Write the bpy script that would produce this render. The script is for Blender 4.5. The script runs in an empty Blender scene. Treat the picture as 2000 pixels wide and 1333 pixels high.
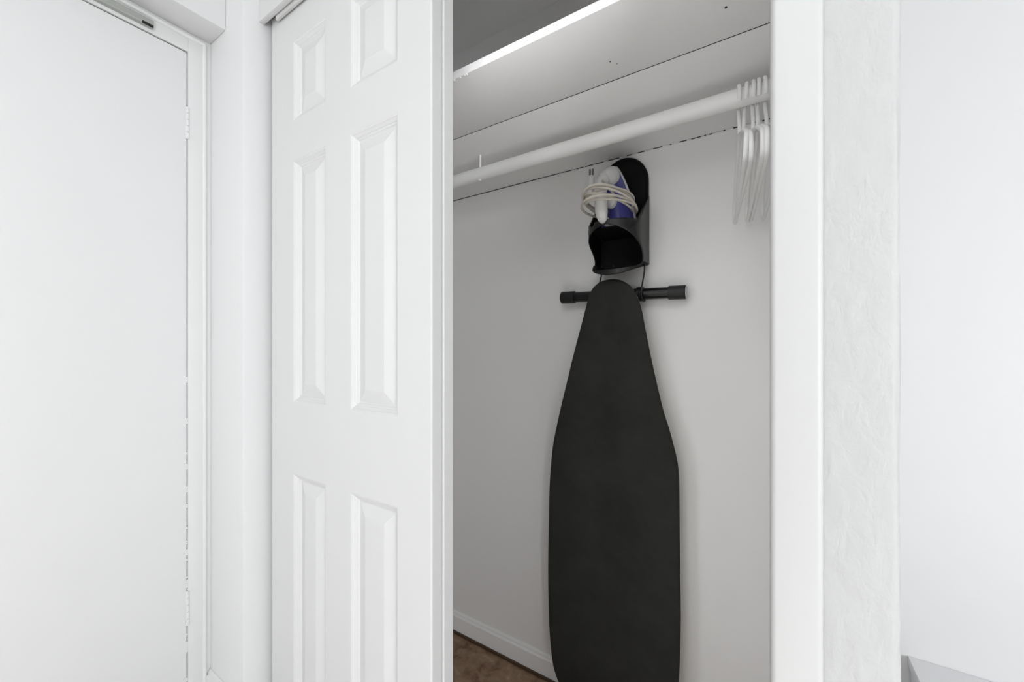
import bpy, bmesh, math, random
from mathutils import Vector, Matrix
random.seed(7)
scn = bpy.context.scene
COL = scn.collection
PI = math.pi

# ------------------------------------------------------------------ camera, sky, lights, exposure
cam_data = bpy.data.cameras.new('camera')
cam_data.sensor_width = 36.0
cam_data.lens = 13.932
cam_data.shift_y = 0.00425
cam_data.clip_start = 0.02
cam = bpy.data.objects.new('camera', cam_data)
COL.objects.link(cam)
cam.location = (0, 0, 1.15)
cam.rotation_euler = (PI/2, 0, math.radians(32.862))
scn.camera = cam

world = bpy.data.worlds.new('daylight')
scn.world = world
world.use_nodes = True
bg = world.node_tree.nodes['Background']
bg.inputs['Color'].default_value = (0.965, 0.98, 1.0, 1)
bg.inputs['Strength'].default_value = 0.03

def area(name, loc, target, sx, sy, power, color):
    l = bpy.data.lights.new(name, 'AREA')
    l.shape = 'RECTANGLE'; l.size = sx; l.size_y = sy
    l.energy = power; l.color = color
    o = bpy.data.objects.new(name, l); COL.objects.link(o)
    o.location = loc
    o.rotation_euler = (Vector(target) - Vector(loc)).to_track_quat('-Z', 'Y').to_euler()
    return o
area('right_window_light', (2.2, -1.3, 1.15), (-1.0, 0.6, 1.2), 1.4, 1.3, 66, (0.955, 0.98, 1.0))
area('left_fill', (-1.22, -1.15, 1.55), (0.1, 0.6, 1.25), 0.4, 1.3, 4.6, (0.97, 0.985, 1.0))  # added unseen fill that brightens left-facing edges and the closet
area('rear_fill', (-0.5, -6.0, 1.3), (-0.3, 1.2, 1.25), 2.0, 1.8, 34, (0.96, 0.982, 1.0))  # added unseen fill behind the camera, pushes light into the closet
area('ceiling_bounce_fill', (-0.1, -0.75, 2.42), (-0.1, -0.70, 0.0), 0.9, 0.9, 9, (0.985, 0.99, 1.0))  # added stand-in for light bounced off the ceiling
floor_fill = area('floor_bounce_fill', (0.1, -0.75, 2.40), (0.1, -0.55, 0.0), 0.4, 0.4, 13, (0.985, 0.99, 1.0))  # added unseen beam; its floor bounce brightens the shelf underside
floor_fill.data.spread = 0.9

vs = scn.view_settings
vs.view_transform = 'Standard'; vs.look = 'None'; vs.gamma = 1.0; vs.use_curve_mapping = False
vs.exposure = 0.0
scn.cycles.max_bounces = 10
scn.cycles.diffuse_bounces = 8

# ------------------------------------------------------------------ materials
def mat(name, color, rough=0.5, bump=0.0, scale=60.0, metallic=0.0, detail=4.0, spec=0.5, var=0.0):
    m = bpy.data.materials.new(name); m.use_nodes = True
    nt = m.node_tree; b = nt.nodes['Principled BSDF']
    b.inputs['Base Color'].default_value = (*color, 1)
    b.inputs['Roughness'].default_value = rough
    b.inputs['Metallic'].default_value = metallic
    b.inputs['Specular IOR Level'].default_value = spec
    if bump or var:
        tc = nt.nodes.new('ShaderNodeTexCoord')
        nz = nt.nodes.new('ShaderNodeTexNoise')
        nz.inputs['Scale'].default_value = scale; nz.inputs['Detail'].default_value = detail
        nt.links.new(tc.outputs['Object'], nz.inputs['Vector'])
        if bump:
            bp = nt.nodes.new('ShaderNodeBump')
            bp.inputs['Strength'].default_value = bump; bp.inputs['Distance'].default_value = 0.002
            nt.links.new(nz.outputs['Fac'], bp.inputs['Height'])
            nt.links.new(bp.outputs['Normal'], b.inputs['Normal'])
        if var:
            mx = nt.nodes.new('ShaderNodeMix'); mx.data_type = 'RGBA'
            mx.inputs['A'].default_value = (*[max(0, c*(1-var)) for c in color], 1)
            mx.inputs['B'].default_value = (*[min(1, c*(1+var)) for c in color], 1)
            nt.links.new(nz.outputs['Fac'], mx.inputs['Factor'])
            nt.links.new(mx.outputs['Result'], b.inputs['Base Color'])
    return m

M = {}
M['paint'] = mat('wall_white_dimmed', (0.655, 0.655, 0.658), 0.55, 0.10, 35)  # room-side white, darkened to balance bright room against dim closet
M['closet'] = mat('closet_white_lifted', (0.89, 0.885, 0.877), 0.6, 0.14, 22)  # closet white, lightened to make up for the dim light inside
M['gloss'] = mat('satin_white_dimmed', (0.65, 0.65, 0.65), 0.38, 0.03, 40)  # trim white, darkened to offset the strong room light
M['door'] = mat('door_white_dimmed', (0.69, 0.69, 0.693), 0.42, 0.03, 50)  # door white, darkened to offset the strong room light
M['slider'] = mat('slider_white_dimmed', (0.615, 0.615, 0.615), 0.42, 0.03, 50)  # same white as the plain door, darkened further against the frontal light
M['shelf'] = mat('shelf_white_lifted', (0.89, 0.886, 0.88), 0.5, 0.06, 60)  # lightened like the closet walls against the dim light
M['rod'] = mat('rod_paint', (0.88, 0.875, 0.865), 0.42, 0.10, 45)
M['hanger'] = mat('white_plastic', (0.86, 0.86, 0.85), 0.32)
M['black_plastic'] = mat('black_plastic', (0.009, 0.009, 0.0095), 0.38, 0.05, 500)
M['black_inner'] = mat('black_plastic_shaded', (0.0035, 0.0035, 0.0035), 0.6, spec=0.2)  # same black plastic, darkened for the shade inside the holder
M['black_metal'] = mat('black_enamel', (0.008, 0.008, 0.008), 0.22)
M['rubber'] = mat('black_rubber', (0.010, 0.010, 0.010), 0.55, 0.06, 300)
M['cap_face'] = mat('grey_cap_face', (0.50, 0.50, 0.50), 0.4)
def cover_mat():
    m = mat('black_cotton', (0.016, 0.017, 0.015), 0.85, 0.35, 260, detail=6)
    nt = m.node_tree; b = nt.nodes['Principled BSDF']
    tc = nt.nodes.new('ShaderNodeTexCoord'); nz = nt.nodes.new('ShaderNodeTexNoise')
    nz.inputs['Scale'].default_value = 7; nz.inputs['Detail'].default_value = 9; nz.inputs['Roughness'].default_value = 0.65
    nt.links.new(tc.outputs['Object'], nz.inputs['Vector'])
    cr = nt.nodes.new('ShaderNodeValToRGB'); e = cr.color_ramp.elements
    e[0].position = 0.35; e[0].color = (0.0125, 0.0130, 0.0110, 1)
    e[1].position = 0.75; e[1].color = (0.0240, 0.0245, 0.0225, 1)
    nt.links.new(nz.outputs['Fac'], cr.inputs['Fac']); nt.links.new(cr.outputs['Color'], b.inputs['Base Color'])
    return m
M['cover'] = cover_mat()
M['deck'] = mat('cream_metal', (0.70, 0.66, 0.58), 0.5)
M['blue'] = mat('blue_plastic', (0.060, 0.062, 0.30), 0.28)
M['iron_white'] = mat('white_iron_plastic', (0.76, 0.76, 0.75), 0.3)
M['cord'] = mat('cream_cord', (0.62, 0.58, 0.51), 0.55)
M['steel'] = mat('steel', (0.22, 0.21, 0.20), 0.35, metallic=0.8)
M['channel'] = mat('aluminium', (0.34, 0.35, 0.33), 0.5, 0.05, 200, metallic=0.3)
M['track'] = mat('track_paint', (0.60, 0.60, 0.59), 0.45)
M['dark'] = mat('gap_shade', (0.010, 0.009, 0.008), 0.9)  # dark colour standing in for shade inside gaps and the channel slot
M['nail'] = mat('nail_dark', (0.03, 0.028, 0.025), 0.6)
M['white_furniture'] = mat('white_laminate', (0.80, 0.80, 0.81), 0.45, 0.02, 30)

# rough hand-trowelled plaster: two noise scales and a few scratches
def plaster():
    m = mat('rough_plaster', (0.47, 0.47, 0.47), 0.6)  # grey lowered with the room-side whites to balance the closet light
    nt = m.node_tree; b = nt.nodes['Principled BSDF']
    tc = nt.nodes.new('ShaderNodeTexCoord')
    mp = nt.nodes.new('ShaderNodeMapping'); mp.inputs['Scale'].default_value = (1, 1, 0.55)
    mp.inputs['Rotation'].default_value = (0, math.radians(-28), 0)
    nt.links.new(tc.outputs['Object'], mp.inputs['Vector'])
    n1 = nt.nodes.new('ShaderNodeTexNoise'); n1.inputs['Scale'].default_value = 70; n1.inputs['Detail'].default_value = 5
    n1.inputs['Distortion'].default_value = 0.35
    n2 = nt.nodes.new('ShaderNodeTexNoise'); n2.inputs['Scale'].default_value = 260; n2.inputs['Detail'].default_value = 3
    for n in (n1, n2): nt.links.new(mp.outputs['Vector'], n.inputs['Vector'])
    b1 = nt.nodes.new('ShaderNodeBump'); b1.inputs['Strength'].default_value = 0.55; b1.inputs['Distance'].default_value = 0.004
    b2 = nt.nodes.new('ShaderNodeBump'); b2.inputs['Strength'].default_value = 0.12; b2.inputs['Distance'].default_value = 0.001
    nt.links.new(n1.outputs['Fac'], b1.inputs['Height'])
    nt.links.new(n2.outputs['Fac'], b2.inputs['Height'])
    nt.links.new(b1.outputs['Normal'], b2.inputs['Normal'])
    nt.links.new(b2.outputs['Normal'], b.inputs['Normal'])
    return m
M['plaster'] = plaster()
M['jamb'] = mat('jamb_white_dimmed', (0.53, 0.53, 0.528), 0.45, 0.10, 30)  # jamb white, darkened to offset the strong light on it

def floor_mat():
    m = mat('mottled_brown_floor', (0.2, 0.13, 0.08), 0.45)
    nt = m.node_tree; b = nt.nodes['Principled BSDF']
    tc = nt.nodes.new('ShaderNodeTexCoord')
    n1 = nt.nodes.new('ShaderNodeTexNoise'); n1.inputs['Scale'].default_value = 16; n1.inputs['Detail'].default_value = 8
    n1.inputs['Roughness'].default_value = 0.62; n1.inputs['Distortion'].default_value = 0.25
    nt.links.new(tc.outputs['Object'], n1.inputs['Vector'])
    cr = nt.nodes.new('ShaderNodeValToRGB')
    e = cr.color_ramp.elements
    e[0].position = 0.33; e[0].color = (0.12, 0.055, 0.028, 1)
    e[1].position = 0.68; e[1].color = (0.47, 0.34, 0.23, 1)
    k = e.new(0.47); k.color = (0.25, 0.150, 0.090, 1)
    k = e.new(0.58); k.color = (0.32, 0.215, 0.135, 1)
    nt.links.new(n1.outputs['Fac'], cr.inputs['Fac'])
    nt.links.new(cr.outputs['Color'], b.inputs['Base Color'])
    bp = nt.nodes.new('ShaderNodeBump'); bp.inputs['Strength'].default_value = 0.1; bp.inputs['Distance'].default_value = 0.002
    nt.links.new(n1.outputs['Fac'], bp.inputs['Height']); nt.links.new(bp.outputs['Normal'], b.inputs['Normal'])
    return m
M['floor'] = floor_mat()
M['room_floor'] = mat('pale_beige_floor', (0.58, 0.56, 0.535), 0.5, 0.05, 20, var=0.06)

# ------------------------------------------------------------------ helpers
def link_mesh(name, bm, m, parent=None, smooth=False, angle=None):
    bmesh.ops.recalc_face_normals(bm, faces=bm.faces)
    me = bpy.data.meshes.new(name); bm.to_mesh(me); bm.free()
    me.materials.append(m)
    if smooth:
        for p in me.polygons: p.use_smooth = True
        if angle is not None:
            me.set_sharp_from_angle(angle=math.radians(angle))
    o = bpy.data.objects.new(name, me); COL.objects.link(o)
    if parent: o.parent = parent
    return o

def box_bm(bm, x0, x1, y0, y1, z0, z1, bev=0.0, seg=2, edges=None):
    r = bmesh.ops.create_cube(bm, size=1.0)
    vs_ = r['verts']
    for v in vs_:
        v.co = Vector(((x0+x1)/2 + v.co.x*(x1-x0), (y0+y1)/2 + v.co.y*(y1-y0), (z0+z1)/2 + v.co.z*(z1-z0)))
    if bev:
        es = set(e for v in vs_ for e in v.link_edges)
        if edges: es = [e for e in es if edges(e)]
        bmesh.ops.bevel(bm, geom=list(es), offset=bev, segments=seg, affect='EDGES', profile=0.5)
    return bm

def box(name, x0, x1, y0, y1, z0, z1, m, parent=None, bev=0.0, seg=2, edges=None):
    bm = bmesh.new(); box_bm(bm, x0, x1, y0, y1, z0, z1, bev, seg, edges)
    return link_mesh(name, bm, m, parent, smooth=bool(bev), angle=40 if bev else None)

def sweep_bm(bm, pts, rad, seg=10, closed=False, cap=True, flat=None):
    """tube along pts; rad a number or list of radii"""
    pts = [Vector(p) for p in pts]; n = len(pts)
    rr = rad if isinstance(rad, (list, tuple)) else [rad]*n
    rings = []; up = None
    for i, p in enumerate(pts):
        a = pts[(i-1) % n] if (closed or i > 0) else p
        b = pts[(i+1) % n] if (closed or i < n-1) else p
        t = (b-a).normalized()
        if up is None:
            up = t.orthogonal().normalized()
        else:
            up = (up - t*up.dot(t)).normalized()
        sd = t.cross(up)
        rings.append([bm.verts.new(p + (up*math.cos(2*PI*k/seg) + sd*math.sin(2*PI*k/seg))*rr[i]) for k in range(seg)])
    for i in range(n if closed else n-1):
        r0, r1 = rings[i], rings[(i+1) % n]
        off = 0
        if closed and i == n-1:
            off = min(range(seg), key=lambda o: (r0[0].co - r1[o].co).length)
        for k in range(seg):
            bm.faces.new((r0[k], r0[(k+1) % seg], r1[(k+1+off) % seg], r1[(k+off) % seg]))
    if cap and not closed:
        bm.faces.new(rings[0][::-1]); bm.faces.new(rings[-1])
    return bm

def tube(name, pts, rad, m, parent=None, seg=12, closed=False):
    bm = bmesh.new(); sweep_bm(bm, pts, rad, seg, closed)
    return link_mesh(name, bm, m, parent, smooth=True, angle=50)

def catmull(pts, n=8, closed=False):
    P = [Vector(p) for p in pts]; out = []; L = len(P)
    rng = L if closed else L-1
    for i in range(rng):
        p0 = P[(i-1) % L] if (closed or i > 0) else P[i]
        p1 = P[i]; p2 = P[(i+1) % L]
        p3 = P[(i+2) % L] if (closed or i+2 < L) else P[(i+1) % L]
        for k in range(n):
            t = k/n
            out.append(0.5*((2*p1) + (p2-p0)*t + (2*p0-5*p1+4*p2-p3)*t*t + (3*p1-p0-3*p2+p3)*t**3))
    if not closed: out.append(P[-1])
    return out

def empty(name, loc, label=None, cat=None, group=None, kind=None):
    o = bpy.data.objects.new(name, None); COL.objects.link(o)
    o.location = loc; o.empty_display_size = 0.05
    tag(o, label, cat, group, kind)
    return o
def tag(o, label=None, cat=None, group=None, kind=None):
    if label: o['label'] = label
    if cat: o['category'] = cat
    if group: o['group'] = group
    if kind: o['kind'] = kind
    return o
def struct(o, label, cat):
    return tag(o, label, cat, None, 'structure')

# ------------------------------------------------------------------ dimensions (metres, camera above the origin)
XE = -1.3443      # face of the left wall with the plain door
YW = 0.4808       # front face of the closet wall
YWL = 0.4855      # the same left of the opening
XL = -1.146       # left jamb of the closet opening
XR = 0.002        # right jamb / right inner wall of the closet
XI = 0.024        # right inner wall of the closet, behind the jamb board
YB = 1.222        # back wall of the closet
ZS = 1.7332       # underside of the shelf
ZCC = 2.325       # closet ceiling
ZC = 2.44         # room ceiling
CL = -1.70        # left end of the closet

# ------------------------------------------------------------------ setting
struct(box('floor', -2.0, 2.6, 0.56, 1.36, -0.05, 0.0, M['floor']), 'mottled brown floor seen at the foot of the closet', 'floor')
struct(box('floor_room', -2.0, 2.7, -6.6, 0.56, -0.05, 0.0, M['room_floor']), 'pale beige floor of the room in front of the closet', 'floor')
struct(box('ceiling', -1.5, 2.7, -6.6, 1.36, ZC, ZC+0.06, M['paint']), 'white ceiling over the room', 'ceiling')
struct(box('wall_alcove', 0.06, 2.6, YB, YB+0.12, 0, ZC, M['paint']), 'smooth white wall right of the plastered wall end', 'wall')
struct(box('wall_back', CL-0.1, 0.06, YB, YB+0.12, 0, ZC, M['closet']), 'white back wall inside the closet behind the ironing board', 'wall')

struct(box('wall_room_right', 2.6, 2.7, -6.5, 1.36, 0, ZC, M['paint']), 'white wall at the far right of the room', 'wall')
struct(box('wall_rear', -1.5, 2.7, -6.6, -6.5, 0, ZC, M['paint']), 'white wall behind the viewer', 'wall')
# left wall with a doorway
DY1, DZ1 = 0.4326, 1.9588
bm = bmesh.new()
box_bm(bm, XE-0.12, XE, DY1, YWL, 0, ZC)
box_bm(bm, XE-0.12, XE, -6.5, -0.40, 0, ZC)
box_bm(bm, XE-0.12, XE, -0.40, DY1, DZ1, ZC)
struct(link_mesh('wall_left', bm, M['paint']), 'white side wall that holds the plain door', 'wall')

# closet front wall: narrow strip left of the opening and the part above it
bm = bmesh.new()
box_bm(bm, XE-0.12, XL, YWL, 0.57, 0, ZC, 0.004, 2, lambda e: abs(e.verts[0].co.x-XL) < 1e-4 and abs(e.verts[1].co.x-XL) < 1e-4 and abs(e.verts[0].co.z-e.verts[1].co.z) > 0.5)
box_bm(bm, XL, 0.0993, YW, 0.535, 2.15, ZC)
struct(link_mesh('wall_front', bm, M['paint'], smooth=True, angle=30), 'white wall strip left of the sliding closet doors', 'wall')
bm = bmesh.new()
box_bm(bm, CL-0.1, CL, 0.57, YB, 0, ZC)
box_bm(bm, CL, XL-0.012, 0.57, 0.60, 0, ZC)
struct(link_mesh('wall_closet_side', bm, M['closet']), 'closet side wall hidden behind the doors', 'wall')
struct(box('ceiling_closet', CL, XI, 0.535, YB, ZCC, ZCC+0.03, M['closet']), 'low ceiling inside the closet', 'ceiling')

# partition at the right of the opening: plaster end with rounded corners, and the smooth jamb board beside it
def vert_edge(e):
    return abs(e.verts[0].co.z-e.verts[1].co.z) > 0.5 and e.verts[0].co.y < 0.6 and e.verts[1].co.y < 0.6
bm = bmesh.new()
NX, NZ = 26, 420
def pl_y(t):
    return 0.0
x0, x1 = 0.0425, 0.0995
prof = []
prof += [(x0, YW+0.004), (x0+0.0005, YW+0.0008), (x0+0.0030, YW+0.0003), (x0+0.0060, YW)]
for k in range(1, 10):
    t = k/10; prof.append((x0+0.0075+(x1-x0-0.0145)*t, YW-0.0006*math.sin(PI*t)+0.0018*t))
for k in range(7):
    a = PI/2*k/6; prof.append((x1-0.007+0.007*math.sin(a), YW+0.0088-0.007*math.cos(a)))
prof = [(x0, YB)] + prof + [(x1, YB)]
zr = [ZC*k/60 for k in range(61)]
rows = []
for z in zr:
    rows.append([bm.verts.new((x + (0.0007*math.sin(z*23+i)+0.0006*math.sin(z*61+2*i) if i > 9 else 0), y, z)) for i, (x, y) in enumerate(prof)])
for a, b in zip(rows, rows[1:]):
    for k in range(len(prof)-1):
        bm.faces.new((a[k], a[k+1], b[k+1], b[k]))
struct(link_mesh('wall_right', bm, M['plaster'], smooth=True, angle=50), 'rough plastered wall end right of the closet opening', 'wall')
struct(box('trim_1', XR, 0.0445, 0.4760, 0.60, 0, ZC, M['jamb'], bev=0.0055, seg=5), 'smooth white jamb board at the right side of the closet opening', 'trim')
struct(box('wall_closet_right', XI, 0.0425, 0.60, YB, 0, ZC, M['closet']), 'right inner wall of the closet beside the hangers', 'wall')
struct(box('trim_2', XE, -1.2456, -6.5, YWL, 2.012, ZC, M['paint'], bev=0.003), 'white boxed beam above the plain door', 'beam')

# fascia over the sliding doors and the track behind it
struct(box('trim_3', XL, XR, 0.5235, 0.537, 2.0165, 2.20, M['gloss'], bev=0.0015), 'white fascia board over the sliding closet doors', 'trim')
trk = struct(box('trim_4', -1.0900, XR, 0.5390, 0.5460, 2.0080, 2.15, M['track'], bev=0.0008), 'grey metal door track behind the fascia board', 'track')

# baseboards
def baseboard(name, x0, x1, y0, h, th, m):
    prof = [(0, 0), (-th, 0), (-th, h-0.016), (-th*0.55, h-0.011), (-th*0.55, h-0.006), (-th*0.2, h), (0, h)]
    bm = bmesh.new()
    A = [bm.verts.new((x0, y0+a, b)) for a, b in prof]; B = [bm.verts.new((x1, y0+a, b)) for a, b in prof]
    n = len(prof)
    for i in range(n): bm.faces.new((A[i], A[(i+1) % n], B[(i+1) % n], B[i]))
    bm.faces.new(A[::-1]); bm.faces.new(B)
    return link_mesh(name, bm, m)
struct(baseboard('baseboard_back', CL, XI, YB, 0.079, 0.012, M['closet']), 'low white baseboard along the closet back wall', 'baseboard')
struct(box('trim_5', CL, XI, YB-0.021, YB-0.012, 0, 0.009, mat('dark_brown_strip', (0.07, 0.04, 0.022), 0.6), bev=0.003), 'thin dark brown strip along the foot of the baseboard', 'trim')
struct(baseboard('baseboard_front', XE+0.006, XL, YWL, 0.226, 0.014, M['gloss']), 'tall white baseboard on the wall strip beside the plain door', 'baseboard')

# ------------------------------------------------------------------ plain hinged door in the left wall, its casing
d1 = empty('door_1', (XE, 0.430, 0))
struct(d1, 'plain white flush door in the left wall', 'door')
def child_box(name, parent, x0, x1, y0, y1, z0, z1, m, bev=0.0, seg=2):
    o = box(name, x0, x1, y0, y1, z0, z1, m, None, bev, seg)
    o.parent = parent; o.matrix_parent_inverse = Matrix.Translation(-Vector(parent.location))
    return o
def world_of(o):
    m = Matrix.Translation(o.location)
    if o.parent: m = world_of(o.parent) @ o.matrix_parent_inverse @ m
    return m
def adopt(o, parent):
    o.parent = parent; o.matrix_parent_inverse = world_of(parent).inverted()
    return o
child_box('door_slab', d1, XE-0.036, XE, -0.395, 0.4306, 0.010, 1.9563, M['door'], 0.0006)
for z0, z1 in ((1.718, 1.806), (0.379, 0.474)):
    h = empty('hinge', (XE, 0.4318, z0)); 
    h.parent = d1; h.location = (0, 0.0018, z0)
    hl = child_box('hinge_leaf', d1, XE-0.002, XE+0.0044, 0.4275, 0.4375, z0, z1, M['gloss'], 0.0005)
    bpy.data.objects.remove(h)
    hl.name = 'hinge'
    n = 5
    for k in range(n):
        a = z0 + (z1-z0)*k/n + 0.0008; b = z0 + (z1-z0)*(k+1)/n - 0.0008
        bm = bmesh.new(); sweep_bm(bm, [(XE+0.003, 0.4318, a), (XE+0.003, 0.4318, b)], 0.0038, 12)
        kn = link_mesh('knuckle', bm, M['gloss'], smooth=True, angle=40)
        kn.parent = hl; kn.matrix_parent_inverse = hl.matrix_parent_inverse.copy(); kn.matrix_parent_inverse = Matrix.Identity(4)
# dark strips painted for the shade inside the door gap
bm = bmesh.new()
box_bm(bm, XE-0.034, XE-0.0025, 0.43065, 0.4325, 0.0, 1.958)
box_bm(bm, XE-0.034, XE-0.0025, -0.395, 0.4306, 1.95635, 1.9587)
adopt(link_mesh('door_gap_shade', bm, M['dark']), d1)
# paint bridging the gap here and there
bm = bmesh.new()
for _ in range(26):
    z = random.uniform(0.05, 1.45)
    if z > 1.25 and random.random() < 0.6: continue
    l = random.choice((0.004, 0.005, 0.007, 0.010, 0.016, 0.030)) * (1.8 if z < 0.35 else 1)
    box_bm(bm, XE-0.005, XE-0.0004, 0.4299, 0.4332, z, z+l)
b_ = adopt(link_mesh('paint_drip', bm, M['door']), d1); b_['kind'] = 'stuff'

cs = empty('trim_6', (XE, DY1, 0)); struct(cs, 'white casing with a bead around the plain door', 'trim')
adopt(box('casing_side', XE, XE+0.004, DY1, YWL, 0, 2.012, M['gloss'], bev=0.0008), cs)
adopt(box('casing_head', XE, XE+0.004, -0.43, DY1, DZ1, 2.012, M['gloss'], bev=0.0008), cs)
def bead(name, pts, r):
    return adopt(tube(name, pts, r, M['gloss'], seg=14), cs)
bead('casing_bead', [(XE+0.0035, 0.4705, 0), (XE+0.0035, 0.4705, 1.999), (XE+0.0035, 0.4700, 2.0005)], 0.0055)
bead('casing_bead', [(XE+0.0035, 0.4705, 2.0010), (XE+0.0035, -0.43, 2.0010)], 0.0062)

# grey metal channel over the door, open at its right end
ch = empty('door_channel', (XE+0.004, 0.355, 1.975), 'short grey metal channel fixed to the casing above the plain door', 'channel')
bm = bmesh.new()
Y0, Y1 = -0.25, 0.356
pr = [(0.0, 1.9670), (0.0125, 1.9670), (0.0150, 1.9695), (0.0150, 1.9825), (0.0125, 1.9850), (0.0, 1.9850)]
A = [bm.verts.new((XE+0.004+a, Y0, b)) for a, b in pr]; B = [bm.verts.new((XE+0.004+a, Y1, b)) for a, b in pr]
for i in range(len(pr)):
    j = (i+1) % len(pr); bm.faces.new((A[i], A[j], B[j], B[i]))
bm.faces.new(A[::-1]); bm.faces.new(B)
adopt(link_mesh('rail', bm, M['channel']), ch)
adopt(box('slot', XE+0.0140, XE+0.0195, 0.333, 0.3555, 1.9664, 1.9720, M['dark'], bev=0.0015), ch)['label'] = 'black slot at the end of the channel'

# ------------------------------------------------------------------ six-panel sliding doors
DX0, DX1 = -1.1330, -0.5373
DF, DT = 0.550, 0.030
DZ0, DZT = 0.012, 2.036
COLS = ((-1.0225, -0.8825), (-0.7860, -0.6315))
ROWS = ((0.250, 0.8195), (1.0050, 1.6235), (1.7280, 1.9290))
def door_frame_bm():
    bm = bmesh.new()
    c = 0.0035
    xs = sorted([DX0+c, DX1-c] + [v for p in COLS for v in p]); zs = sorted([DZ0+c, DZT-c] + [v for p in ROWS for v in p])
    V = {}
    for i, x in enumerate(xs):
        for j, z in enumerate(zs): V[i, j] = bm.verts.new((x, DF, z))
    for i in range(len(xs)-1):
        for j in range(len(zs)-1):
            hole = any(abs(xs[i]-p[0]) < 1e-6 for p in COLS) and any(abs(zs[j]-p[0]) < 1e-6 for p in ROWS)
            if not hole: bm.faces.new((V[i, j], V[i+1, j], V[i+1, j+1], V[i, j+1]))
    rings = []
    def ring(ins, y):
        return [bm.verts.new(p) for p in ((DX0+ins, y, DZ0+ins), (DX1-ins, y, DZ0+ins), (DX1-ins, y, DZT-ins), (DX0+ins, y, DZT-ins))]
    for k in range(5):
        a = PI/2*k/4; rings.append(ring(c*(1-math.sin(a)), DF+c*(1-math.cos(a))))
    for k in range(5):
        a = PI/2*k/4; rings.append(ring(c*(1-math.cos(a)), DF+DT-c*(1-math.sin(a))))
    for r0, r1 in zip(rings, rings[1:]):
        for k in range(4): bm.faces.new((r0[k], r0[(k+1) % 4], r1[(k+1) % 4], r1[k]))
    bm.faces.new(rings[-1])
    return bm
PROF = [(0, 0), (0.0015, 0.0008), (0.0035, 0.0012), (0.0045, 0.0022), (0.0075, 0.0040), (0.0100, 0.0052), (0.0108, 0.0062), (0.0140, 0.0072),
        (0.0165, 0.0092), (0.0185, 0.0098), (0.0205, 0.0094), (0.0440, 0.0034), (0.0462, 0.0028)]
def panel_bm(x0, x1, z0, z1):
    bm = bmesh.new(); rings = []
    for d, dep in [(a, b*1.25) for a, b in PROF]:
        rings.append([bm.verts.new(p) for p in ((x0+d, DF+dep, z0+d), (x1-d, DF+dep, z0+d), (x1-d, DF+dep, z1-d), (x0+d, DF+dep, z1-d))])
    for r0, r1 in zip(rings, rings[1:]):
        for k in range(4): bm.faces.new((r0[k], r0[(k+1) % 4], r1[(k+1) % 4], r1[k]))
    bm.faces.new(rings[-1])
    return bm
def up_front(o):
    """make normals of an open front skin look towards the room"""
    me = o.data
    n = sum((p.normal.y*p.area for p in me.polygons))
    if n > 0: me.flip_normals()
    return o
d2 = empty('door_2', (DX0, DF, 0)); struct(d2, 'front white six-panel sliding closet door', 'door')
parts2 = [adopt(link_mesh('stiles_and_rails', door_frame_bm(), M['slider']), d2)]
for cx in COLS:
    for rz in ROWS:
        parts2.append(adopt(up_front(link_mesh('panel', panel_bm(cx[0], cx[1], rz[0], rz[1]), M['slider'])), d2))
d3 = d2.copy(); COL.objects.link(d3); d3.name = 'door_3'
struct(d3, 'rear sliding closet door, only its edge showing behind the front one', 'door')
d3.location = (DX0+0.0022, DF+DT+0.0006, 0)
for p in parts2:
    c = p.copy(); COL.objects.link(c); c.parent = d3
    c.matrix_parent_inverse = p.matrix_parent_inverse.copy()

# ------------------------------------------------------------------ closet shelf
sh = empty('closet_shelf', (-0.8, 0.95, ZS), 'white two-board shelf with a bright front edge high in the closet', 'shelf')
YS = 0.661
adopt(box('shelf_board', CL, XI, YS, 0.8535, ZS, ZS+0.018, M['shelf'], bev=0.0012), sh)
adopt(box('shelf_board', CL, XI, 0.8562, YB-0.0085, ZS+0.0004, ZS+0.018, M['shelf'], bev=0.0008), sh)
adopt(box('shelf_gap_shade', CL, XI-0.002, 0.8533, 0.8564, ZS+0.0009, ZS+0.012, M['dark']), sh)  # dark strip painted for the shade between the boards
adopt(box('wall_gap_shade', CL, XI-0.002, YB-0.0088, YB-0.0002, ZS+0.0008, ZS+0.012, M['dark']), sh)['label'] = 'dark strip painted for the shade in the crack between shelf and back wall'  # strip coloured dark for the shade in the crack
# caulk left in the crack: little to the left, more to the right
bm = bmesh.new(); x = -0.66
while x < -0.01:
    f = min(1.0, max(0.0, (x+0.70)/0.45))
    ln = random.uniform(0.004, 0.012+0.018*f); gap = random.uniform(0.01, 0.05) * (1.5-1.1*f)
    w = random.uniform(0.006, 0.0086) if f > 0.35 else random.uniform(0.0025, 0.0065)
    box_bm(bm, x, x+ln, YB-w, YB-0.0001, ZS-0.0004, ZS+0.004)
    x += ln + gap
box_bm(bm, CL, -0.02, YB-0.0025, YB-0.0001, ZS-0.0002, ZS+0.004)
o = adopt(link_mesh('caulk', bm, M['closet']), sh); o['kind'] = 'stuff'
for (x, y, r) in ((-0.2719, 0.7927, 0.0016), (-0.0608, 0.7737, 0.0022), (-0.262, 0.806, 0.0010)):
    bm = bmesh.new(); bmesh.ops.create_cone(bm, segments=12, radius1=r, radius2=r*0.8, depth=0.0012, cap_ends=True)
    bmesh.ops.translate(bm, verts=bm.verts, vec=(x, y, ZS-0.0002))
    adopt(link_mesh('nail_head', bm, M['nail']), sh)
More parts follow.
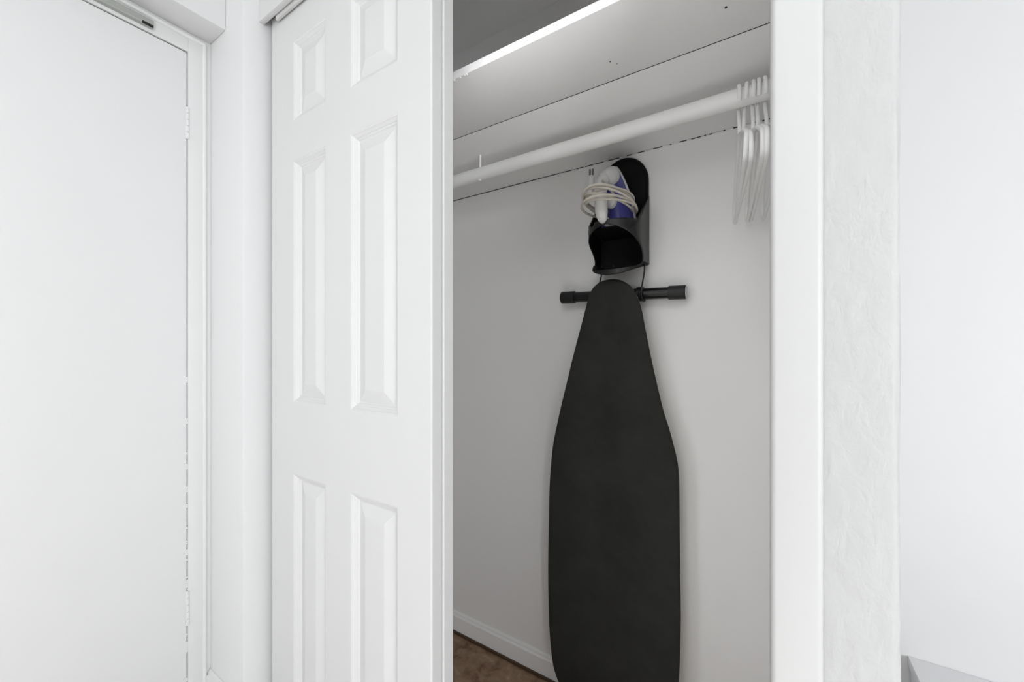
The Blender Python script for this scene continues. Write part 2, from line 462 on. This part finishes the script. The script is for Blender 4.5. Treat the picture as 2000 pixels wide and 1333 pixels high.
# paint beads under the front edge
bm = bmesh.new()
for x in (-0.578, -0.561, -0.548, -0.543):
    s = bmesh.ops.create_uvsphere(bm, u_segments=10, v_segments=6, radius=0.0022)
    bmesh.ops.translate(bm, verts=s['verts'], vec=(x+random.uniform(-.002, .002), YS+0.002, ZS-0.0005))
adopt(link_mesh('paint_bead', bm, M['shelf'], smooth=True), sh)

# ------------------------------------------------------------------ closet rod
YR, ZR, RR = 0.9665, 1.6745, 0.0190
rd = empty('closet_rod', (-0.8, YR, ZR), 'long white painted rod under the shelf that carries the hangers', 'rod')
adopt(tube('pole', [(CL, YR, ZR), (-1.2, YR, ZR), (-0.7, YR, ZR), (-0.3, YR, ZR), (XI, YR, ZR)], RR, M['rod'], seg=40), rd)
adopt(tube('support_screw', [(-0.7401, YR, ZR+0.010), (-0.7401, YR, ZS)], 0.0034, M['rod'], seg=12), rd)
bm = bmesh.new(); bmesh.ops.create_cone(bm, segments=20, radius1=0.004, radius2=0.0065, depth=0.004, cap_ends=True)
bmesh.ops.translate(bm, verts=bm.verts, vec=(-0.7401, YR-0.003, ZR-RR-0.0006))
adopt(link_mesh('screw_head', bm, M['rod'], smooth=True, angle=40), rd)

# ------------------------------------------------------------------ hangers
def hanger_parts(root):
    r = 0.0038
    R = RR + r + 0.0004
    pts = []
    for k in range(0, 15):
        a = math.radians(-40 + 235*k/14)
        pts.append((0, -R*math.cos(a), R*math.sin(a)))
    pts += [(0, R*0.62, -0.030), (0, 0.004, -0.046), (0, 0, -0.055), (0, 0, -0.080)]
    link_mesh('hook', sweep_bm(bmesh.new(), catmull(pts, 3), r, 10), M['hanger'], root, True, 50)
    half = [(0, 0, -0.080), (0, 0.03, -0.088), (0, 0.10, -0.118), (0, 0.170, -0.155), (0, 0.190, -0.166), (0, 0.202, -0.178), (0, 0.205, -0.195),
            (0, 0.198, -0.210), (0, 0.180, -0.214)]
    loop = [(0, -a[1], a[2]) for a in half[::-1]] + half[1:]
    loop = catmull(loop, 3)
    link_mesh('shoulder_frame', sweep_bm(bmesh.new(), loop + [Vector((0, 0.0, -0.214))], 0.0039, 10, closed=True), M['hanger'], root, True, 60)
HL = ['white plastic hanger leftmost on the closet rod', 'second white plastic hanger from the left on the rod, its hook leaning',
      'third white plastic hanger from the left on the rod', 'fourth white plastic hanger from the left on the rod',
      'white plastic hanger farthest right on the rod, against the jamb']
HP = [(-0.0520, 0.1225, 0.02), (-0.0392, 0.0985, -0.06), (-0.0262, 0.0935, 0.0), (-0.0170, 0.0875, -0.01), (-0.0052, 0.0710, 0.045)]
h0 = empty('hanger', (0, 0, 0), HL[0], 'hanger', 'white hangers on the closet rod')
hanger_parts(h0)
for i, (x, yaw, lean) in enumerate(HP):
    if i == 0: o = h0
    else:
        o = h0.copy(); COL.objects.link(o); o['label'] = HL[i]
        for c in list(h0.children):
            d = c.copy(); COL.objects.link(d); d.parent = o
    o.location = (x, YR, ZR)
    o.rotation_euler = (0, -lean, math.atan(yaw))

# ------------------------------------------------------------------ iron and board holder
HX = -0.3735; HA = 0.0735
ho = empty('iron_holder', (HX, YB, 1.365), 'black plastic iron holder mounted on the closet back wall above the ironing board', 'holder')
# back plate: rounded top, slightly dished
bm = bmesh.new()
ZD = 1.645; ztop = 1.7265
out = []
for k in range(49):
    a = PI*k/48; out.append((HX+HA*math.cos(a), ZD+(ztop-ZD)*math.sin(a)))
out += [(HX-HA, 1.400), (HX-HA*0.93, 1.390), (HX+HA*0.93, 1.390), (HX+HA, 1.400)]
rings = []
for ins, y in ((0, YB-0.001), (0, YB-0.010), (0.0015, YB-0.0125), (0.004, YB-0.0125), (0.010, YB-0.008)):
    cx, cz = HX, 1.56
    ring = []
    for x, z in out:
        dx, dz = x-cx, z-cz
        ring.append(bm.verts.new((cx+dx*(1-ins/HA), y, cz+dz*(1-ins/0.17))))
    rings.append(ring)
n = len(out)
for r0, r1 in zip(rings, rings[1:]):
    for k in range(n): bm.faces.new((r0[k], r0[(k+1) % n], r1[(k+1) % n], r1[k]))
bm.faces.new(rings[-1]); bm.faces.new(rings[0][::-1])
adopt(link_mesh('back_plate', bm, M['black_inner'], smooth=True, angle=35), ho)

# basket: a U-shaped band with an oval opening in front
YST = 1.130; DB = 0.066
def plan(u):
    """point of the U outline at signed arc length u (0 = middle of the front, + towards the right)"""
    return PLAN_AT(u)
PL = []
for k in range(201):
    a = PI*k/200
    PL.append((HX-HA*math.copysign(abs(math.cos(a))**0.86, math.cos(a)), YST-DB*math.sin(a)**0.86))
ln = [0]
for p, q in zip(PL, PL[1:]): ln.append(ln[-1]+math.hypot(q[0]-p[0], q[1]-p[1]))
HALF = ln[-1]/2
UMAX = HALF + (YB-0.002-YST)
def PLAN_AT(u):
    s = u + HALF
    if s <= 0: return (HX-HA, YST - s)
    if s >= ln[-1]: return (HX+HA, YST + (s-ln[-1]))
    for i in range(len(ln)-1):
        if ln[i+1] >= s:
            t = (s-ln[i])/(ln[i+1]-ln[i]+1e-12)
            return (PL[i][0]+(PL[i+1][0]-PL[i][0])*t, PL[i][1]+(PL[i+1][1]-PL[i][1])*t)
ZB = 1.3655; ZRIM = 1.4985
def z_top(u):
    au = abs(u)
    if au > HALF-0.005:
        t = min(1, (au-HALF+0.005)/(UMAX-HALF+0.005))
        return ZRIM + 0.165*(t**1.15)
    nt = -0.052
    return ZRIM - 0.010*math.exp(-((u-nt)/0.010)**4)
HC = (-0.006, 1.4040)
def taper(y, z):
    t = min(1.0, max(0.0, (1.458-z)/0.050)); t = t*t*(3-2*t)
    return YB-0.002 - (YB-0.002-y)*(1-0.24*t)
def z_bot(u):
    return 1.3530 + 0.040*min(1.0, abs(u)/HALF)**2
def hole(th):
    c, s = math.cos(th), math.sin(th)
    rx = 0.117 if c > 0 else 0.124
    rz, e = (0.082, 1.45) if s > 0 else (0.036, 2.4)
    r = 1.0/((abs(c)/rx)**e + (abs(s)/rz)**e)**(1/e)
    return (HC[0]+r*c, HC[1]+r*s, r)
def inside(u, z): return abs(u) <= UMAX and z_bot(u) <= z <= z_top(u)
angs = [2*PI*k/160 for k in range(160)]
for cu, cz in ((UMAX, z_bot(UMAX)), (-UMAX, z_bot(UMAX)), (UMAX, z_top(UMAX)), (-UMAX, z_top(UMAX))):
    angs.append(math.atan2(cz-HC[1], cu-HC[0]) % (2*PI))
angs.sort()
bm = bmesh.new(); cols_ = []
for th in angs:
    hu, hz, hr = hole(th)
    lo, hi = hr, 0.6
    for _ in range(40):
        mid = (lo+hi)/2
        if inside(HC[0]+mid*math.cos(th), HC[1]+mid*math.sin(th)): lo = mid
        else: hi = mid
    # rim notch makes the region non star-shaped only marginally
    col = []
    for k in range(9):
        t = k/8; r = hr + (lo-hr)*t
        u = HC[0]+r*math.cos(th); z = HC[1]+r*math.sin(th)
        px_, py_ = plan(u)
        col.append(bm.verts.new((px_, taper(py_, z), z)))
    cols_.append(col)
n = len(cols_)
for i in range(n):
    a, b = cols_[i], cols_[(i+1) % n]
    for k in range(8): bm.faces.new((a[k], a[k+1], b[k+1], b[k]))
bk = link_mesh('basket', bm, M['black_plastic'], smooth=True)
md = bk.modifiers.new('solid', 'SOLIDIFY'); md.thickness = 0.003; md.offset = 0
adopt(bk, ho)
def u_plate(name, z, th, inset):
    bm = bmesh.new()
    pts = [(HX-HA+inset, YB-0.002)] + [(HX+(x-HX)*(1-inset/HA), YST+(y-YST)*(1-inset/DB)) for x, y in PL[::8]] + [(HX+HA-inset, YB-0.002)]
    A = [bm.verts.new((x, y, z)) for x, y in pts]; B = [bm.verts.new((x, y, z+th)) for x, y in pts]
    k = len(pts)
    for i in range(k): bm.faces.new((A[i], A[(i+1) % k], B[(i+1) % k], B[i]))
    bm.faces.new(A[::-1]); bm.faces.new(B)
    return adopt(link_mesh(name, bm, M['black_inner']), ho)
bm = bmesh.new(); rings = []
us = [-UMAX + 2*UMAX*k/72 for k in range(73)]
cyc = (HX, 1.175)
for f in (1.0, 0.85, 0.6, 0.3):
    ring = []
    for u in us:
        x, y = plan(u); y = taper(y, z_bot(u))
        ring.append(bm.verts.new((cyc[0]+(x-cyc[0])*f, min(YB-0.002, cyc[1]+(y-cyc[1])*f if f < 1 else y), z_bot(u)*f + (1-f)*1.372 - 0.003*(1-f))))
    rings.append(ring)
for r0, r1 in zip(rings, rings[1:]):
    for k in range(len(us)): bm.faces.new((r0[k], r0[(k+1) % len(us)], r1[(k+1) % len(us)], r1[k]))
bm.faces.new(rings[-1])
tr = link_mesh('tray', bm, M['black_inner'], smooth=True)
md = tr.modifiers.new('solid', 'SOLIDIFY'); md.thickness = 0.0025; md.offset = 0
adopt(tr, ho)
u_plate('iron_rest', 1.4790, 0.003, 0.0125)
bm = bmesh.new(); bmesh.ops.create_uvsphere(bm, u_segments=12, v_segments=8, radius=0.0022)
bmesh.ops.translate(bm, verts=bm.verts, vec=(-0.405, YB-0.011, 1.397))
adopt(link_mesh('screw', bm, M['steel'], smooth=True), ho)
TZL, TZR = 1.3075, 1.2990
TY = 1.192
def hook_front(x, xb, zc):
    R = 0.0225
    pts = [(xb, TY-0.002, 1.398), (xb, TY-0.004, 1.365), (x, TY-R+0.004, zc+0.020), (x, TY-R, zc+0.004)]
    for k in range(1, 9):
        a = math.radians(20*k); pts.append((x, TY-R*math.cos(a), zc-R*math.sin(a)))
    return pts
adopt(tube('hook', catmull(hook_front(-0.4425, -0.4365, 1.3045), 3), 0.0021, M['black_metal'], seg=10), ho)
adopt(tube('hook', catmull(hook_front(-0.3085, -0.3050, 1.3015), 3), 0.0021, M['black_metal'], seg=10), ho)

# ------------------------------------------------------------------ ironing board
ib = empty('ironing_board', (-0.3985, 1.15, 0.02), 'black covered ironing board hanging upright on the closet back wall', 'ironing board')
Lp = [(-0.3863, 1.346), (-0.4060, 1.3448), (-0.4225, 1.3405), (-0.4418, 1.3279), (-0.4549, 1.3087), (-0.4640, 1.2829), (-0.4700, 1.2600), (-0.4899, 1.1895), (-0.5122, 1.1101), (-0.5331, 1.0292),
      (-0.5545, 0.9468), (-0.5700, 0.8798), (-0.5799, 0.8328), (-0.5872, 0.7708), (-0.5928, 0.6955), (-0.5968, 0.5292), (-0.5980, 0.3962), (-0.5955, 0.2816),
      (-0.5909, 0.2004), (-0.5817, 0.1301), (-0.5726, 0.1013), (-0.5580, 0.0740), (-0.5330, 0.0480), (-0.4980, 0.0300), (-0.4500, 0.0220)]
Rp = [(-0.3985, 0.0210), (-0.3480, 0.0220), (-0.3000, 0.0300), (-0.2650, 0.0480), (-0.2400, 0.0740), (-0.2250, 0.1050), (-0.2130, 0.1450), (-0.2060, 0.2000), (-0.2015, 0.2600), (-0.1985, 0.3452),
      (-0.1976, 0.4278), (-0.1989, 0.5236), (-0.2002, 0.6334), (-0.2015, 0.7709), (-0.2040, 0.8187), (-0.2095, 0.8510), (-0.2197, 0.8926), (-0.2303, 0.9304), (-0.2436, 0.9740),
      (-0.2599, 1.0435), (-0.2751, 1.1142), (-0.2891, 1.1860), (-0.3015, 1.2520), (-0.3089, 1.2765), (-0.3190, 1.3019), (-0.3336, 1.3221), (-0.3544, 1.3372), (-0.3700, 1.3435)]
OUT = [(p.x, p.z) for p in catmull([(x, 0, z) for x, z in Lp + Rp], 4, closed=True)]
def outline_inset(d):
    res = []; n = len(OUT)
    for i in range(n):
        x0, z0 = OUT[i-1]; x1, z1 = OUT[(i+1) % n]
        tx, tz = x1-x0, z1-z0; l = math.hypot(tx, tz)
        res.append((OUT[i][0]-tz/l*d, OUT[i][1]+tx/l*d))   # the outline runs anticlockwise seen from the room: left is inward
    return res
def board_bm(levels, front_cap=True, back_cap=True):
    bm = bmesh.new(); rings = []
    for d, y in levels:
        rings.append([bm.verts.new((x, y, z)) for x, z in outline_inset(d)])
    n = len(OUT)
    for r0, r1 in zip(rings, rings[1:]):
        for k in range(n): bm.faces.new((r0[k], r0[(k+1) % n], r1[(k+1) % n], r1[k]))
    if front_cap: bm.faces.new(rings[0])
    if back_cap: bm.faces.new(rings[-1][::-1])
    return bm
YF = 1.136
adopt(link_mesh('cover', board_bm([(0.012, YF), (0.006, YF+0.0006), (0.0025, YF+0.002), (0.0006, YF+0.0045), (0, YF+0.008), (0.0004, YF+0.0125), (0.004, YF+0.014)]), M['cover'], smooth=True, angle=60), ib)
adopt(link_mesh('deck', board_bm([(0.0022, YF+0.0140), (0.0022, YF+0.0225), (0.006, YF+0.0230)]), M['deck'], smooth=True, angle=30), ib)
# folded legs behind the board, foot bar above, its rubber caps and the leg clamps
def bar_pt(x): return (x, TY, TZL + (TZR-TZL)*(x+0.573)/(0.573-0.1915))
ft = adopt(tube('foot_bar', [bar_pt(-0.5690), bar_pt(-0.38), bar_pt(-0.1960)], 0.0168, M['black_metal'], seg=28), ib)
for s, xe in ((1, -0.573), (-1, -0.1915)):
    pts = [bar_pt(xe), bar_pt(xe+s*0.0012), bar_pt(xe+s*0.003), bar_pt(xe+s*0.046), bar_pt(xe+s*0.0465)]
    cp = adopt(tube('end_cap', pts, [0.0165, 0.0192, 0.0198, 0.0198, 0.0172], M['rubber'], seg=28), ib)
    f = bmesh.new(); sweep_bm(f, [bar_pt(xe-s*0.0008), bar_pt(xe+s*0.0005)], 0.0170, 28)
    adopt(link_mesh('cap_face', f, M['cap_face']), cp)['label'] = 'grey flat end of the cap'
for x in (-0.4560, -0.3175):
    b = bar_pt(x)
    adopt(tube('leg_clamp', [bar_pt(x-0.010), bar_pt(x-0.009), bar_pt(x+0.009), bar_pt(x+0.010)], [0.0185, 0.0212, 0.0212, 0.0185], M['black_plastic'], seg=24), ib)
    bm = bmesh.new(); bmesh.ops.create_uvsphere(bm, u_segments=12, v_segments=8, radius=0.0042)
    bmesh.ops.translate(bm, verts=bm.verts, vec=(b[0]+0.003, b[1]-0.0205, b[2]+0.002))
    adopt(link_mesh('rivet', bm, M['black_metal'], smooth=True), ib)
for x in (-0.4400, -0.3600):
    adopt(tube('leg', [(x, TY, 1.302), (x, TY-0.004, 1.18), (x, TY-0.008, 0.45)], 0.0105, M['black_metal'], seg=14), ib)
adopt(tube('rear_leg', [(-0.400, 1.190, 0.10), (-0.400, 1.186, 0.75)], 0.0125, M['black_metal'], seg=14), ib)
adopt(tube('rear_foot', [(-0.52, 1.190, 0.10), (-0.28, 1.190, 0.10)], 0.0125, M['black_metal'], seg=14), ib)

# ------------------------------------------------------------------ iron standing nose-up in the holder
PH = math.radians(12)
IO = Vector((-0.3640, 1.168, 1.4822))
LEAN = Vector((-0.006, -0.022, 0))
IL = 0.191
def W(x, h, z):
    return IO + Vector((x*math.cos(PH) - h*math.sin(PH), -x*math.sin(PH) - h*math.cos(PH), z)) + LEAN*(z/IL)
ir = empty('clothes_iron', tuple(IO), 'blue and white clothes iron standing nose up in the black holder, wrapped in its cord', 'iron')
def wid(t): return 0.0505*max(0.0, (1-t**1.8))**0.85
def teardrop(scale, zs=0.0, top=1.0, n=28):
    L = []
    for k in range(n+1):
        t = math.sin(PI/2*k/n)
        L.append((wid(t)*scale, zs + t*IL*top))
    return L + [(-x, z) for x, z in L[::-1][1:]]
def loft(levels, m, name, cap=True):
    bm = bmesh.new(); rings = []
    for sc, zs, top, h in levels:
        rings.append([bm.verts.new(W(x, h, z)) for x, z in teardrop(sc, zs, top)])
    n = len(rings[0])
    for r0, r1 in zip(rings, rings[1:]):
        for k in range(n): bm.faces.new((r0[k], r0[(k+1) % n], r1[(k+1) % n], r1[k]))
    if cap:
        bm.faces.new(rings[0][::-1]); bm.faces.new(rings[-1])
    return adopt(link_mesh(name, bm, m, smooth=True, angle=45), ir)
loft([(0.97, 0, 0.985, 0.0), (1.0, 0, 1.0, 0.002), (1.0, 0, 1.0, 0.010), (0.97, 0, 0.99, 0.012)], M['iron_white'], 'soleplate')['label'] = 'white soleplate rim'
loft([(0.95, 0.001, 0.965, 0.0119), (0.93, 0.001, 0.955, 0.024), (0.86, 0.001, 0.92, 0.042), (0.70, 0.001, 0.86, 0.056), (0.50, 0.002, 0.78, 0.062)], M['blue'], 'body')['label'] = 'blue plastic body'
def swp(name, pts, rad, m, seg=18, n=6, par=None):
    P = [(W(*p)) for p in pts]; C = catmull(P, n)
    if isinstance(rad, (list, tuple)):
        rr = []
        for i in range(len(rad)-1):
            for k in range(n): rr.append(rad[i] + (rad[i+1]-rad[i])*k/n)
        rr.append(rad[-1])
    else: rr = rad
    return adopt(tube(name, C, rr, m, seg=seg), par or ir)
# white front housing that rises from the nose into the handle
swp('front_housing', [(0, 0.016, 0.178), (0, 0.030, 0.166), (0, 0.048, 0.150), (0, 0.066, 0.138), (0, 0.082, 0.128)], [0.008, 0.0200, 0.0270, 0.0260, 0.0170], M['iron_white'])
hd = swp('handle', [(0, 0.066, 0.142), (0, 0.090, 0.128), (0, 0.103, 0.100), (0, 0.108, 0.066), (0, 0.108, 0.036), (0, 0.104, 0.016), (0, 0.101, 0.008)],
    [0.013, 0.0165, 0.0160, 0.0170, 0.0175, 0.0120, 0.0035], M['iron_white'])
swp('rear_post', [(0, 0.050, 0.012), (0, 0.075, 0.013), (0, 0.098, 0.022)], [0.014, 0.012, 0.010], M['iron_white'])
bm = bmesh.new()
c0 = W(0.006, 0.060, 0.072); c1 = W(0.008, 0.074, 0.072)
sweep_bm(bm, [c0, c0.lerp(c1, 0.7), c1], [0.0165, 0.0165, 0.0135], 24)
adopt(link_mesh('dial', bm, M['iron_white'], smooth=True, angle=40), ir)
swp('steam_button', [(0.0, 0.085, 0.140), (0.0, 0.094, 0.148)], 0.006, M['iron_white'], n=2)
# cord wound round iron and handle
cord = []
turns = 6
for k in range(turns*28+1):
    a = 2*PI*k/28; q = k/28
    ax = 0.056+0.005*math.sin(q*2.3)+0.0035*(q % 2); ah = 0.092+0.008*math.sin(1.7*q+1)
    x = 0.006 + ax*math.sin(a); h = 0.071+0.006*math.sin(q*3.1) - ah*math.cos(a)
    z = 0.066 + 0.0048*(q-3.0) + 0.010*math.sin(a*1.0+q*1.3) - 0.010*math.cos(a+0.6) - 0.10*x
    h = max(h, -0.0055)
    cord.append((x, h, z))
cord.append((0.02, 0.13, 0.112))
P = catmull([W(*p) for p in cord], 2)
adopt(tube('cord', P, 0.0034, M['cord'], seg=8), ir)
# plug tucked under the turns, prongs up
pb = Vector((-0.4215, 1.064, 1.580)); pt = Vector((-0.4205, 1.064, 1.630))
pl = adopt(tube('plug', [pb, pb.lerp(pt, 0.25), pb.lerp(pt, 0.6), pb.lerp(pt, 0.97), pt], [0.0052, 0.0085, 0.0092, 0.0088, 0.0070], M['iron_white'], seg=18), ir)
for dx in (-0.0038, 0.0042):
    bm = bmesh.new(); box_bm(bm, pt.x+dx-0.0016, pt.x+dx+0.0016, pt.y-0.0032, pt.y+0.0032, pt.z-0.002, pt.z+0.0190)
    adopt(link_mesh('prong', bm, M['steel']), pl)

# ------------------------------------------------------------------ low white cabinet right of the partition
cb = empty('low_cabinet', (0.60, 1.0, 0), 'low white cabinet top against the wall right of the plastered wall end', 'cabinet')
adopt(box('cabinet_body', 0.2660, 1.10, 0.70, YB-0.001, 0.0, 0.4330, M['white_furniture'], bev=0.002), cb)
adopt(box('cabinet_top', 0.2620, 1.104, 0.695, YB-0.0005, 0.4332, 0.4578, M['white_furniture'], bev=0.0015), cb)
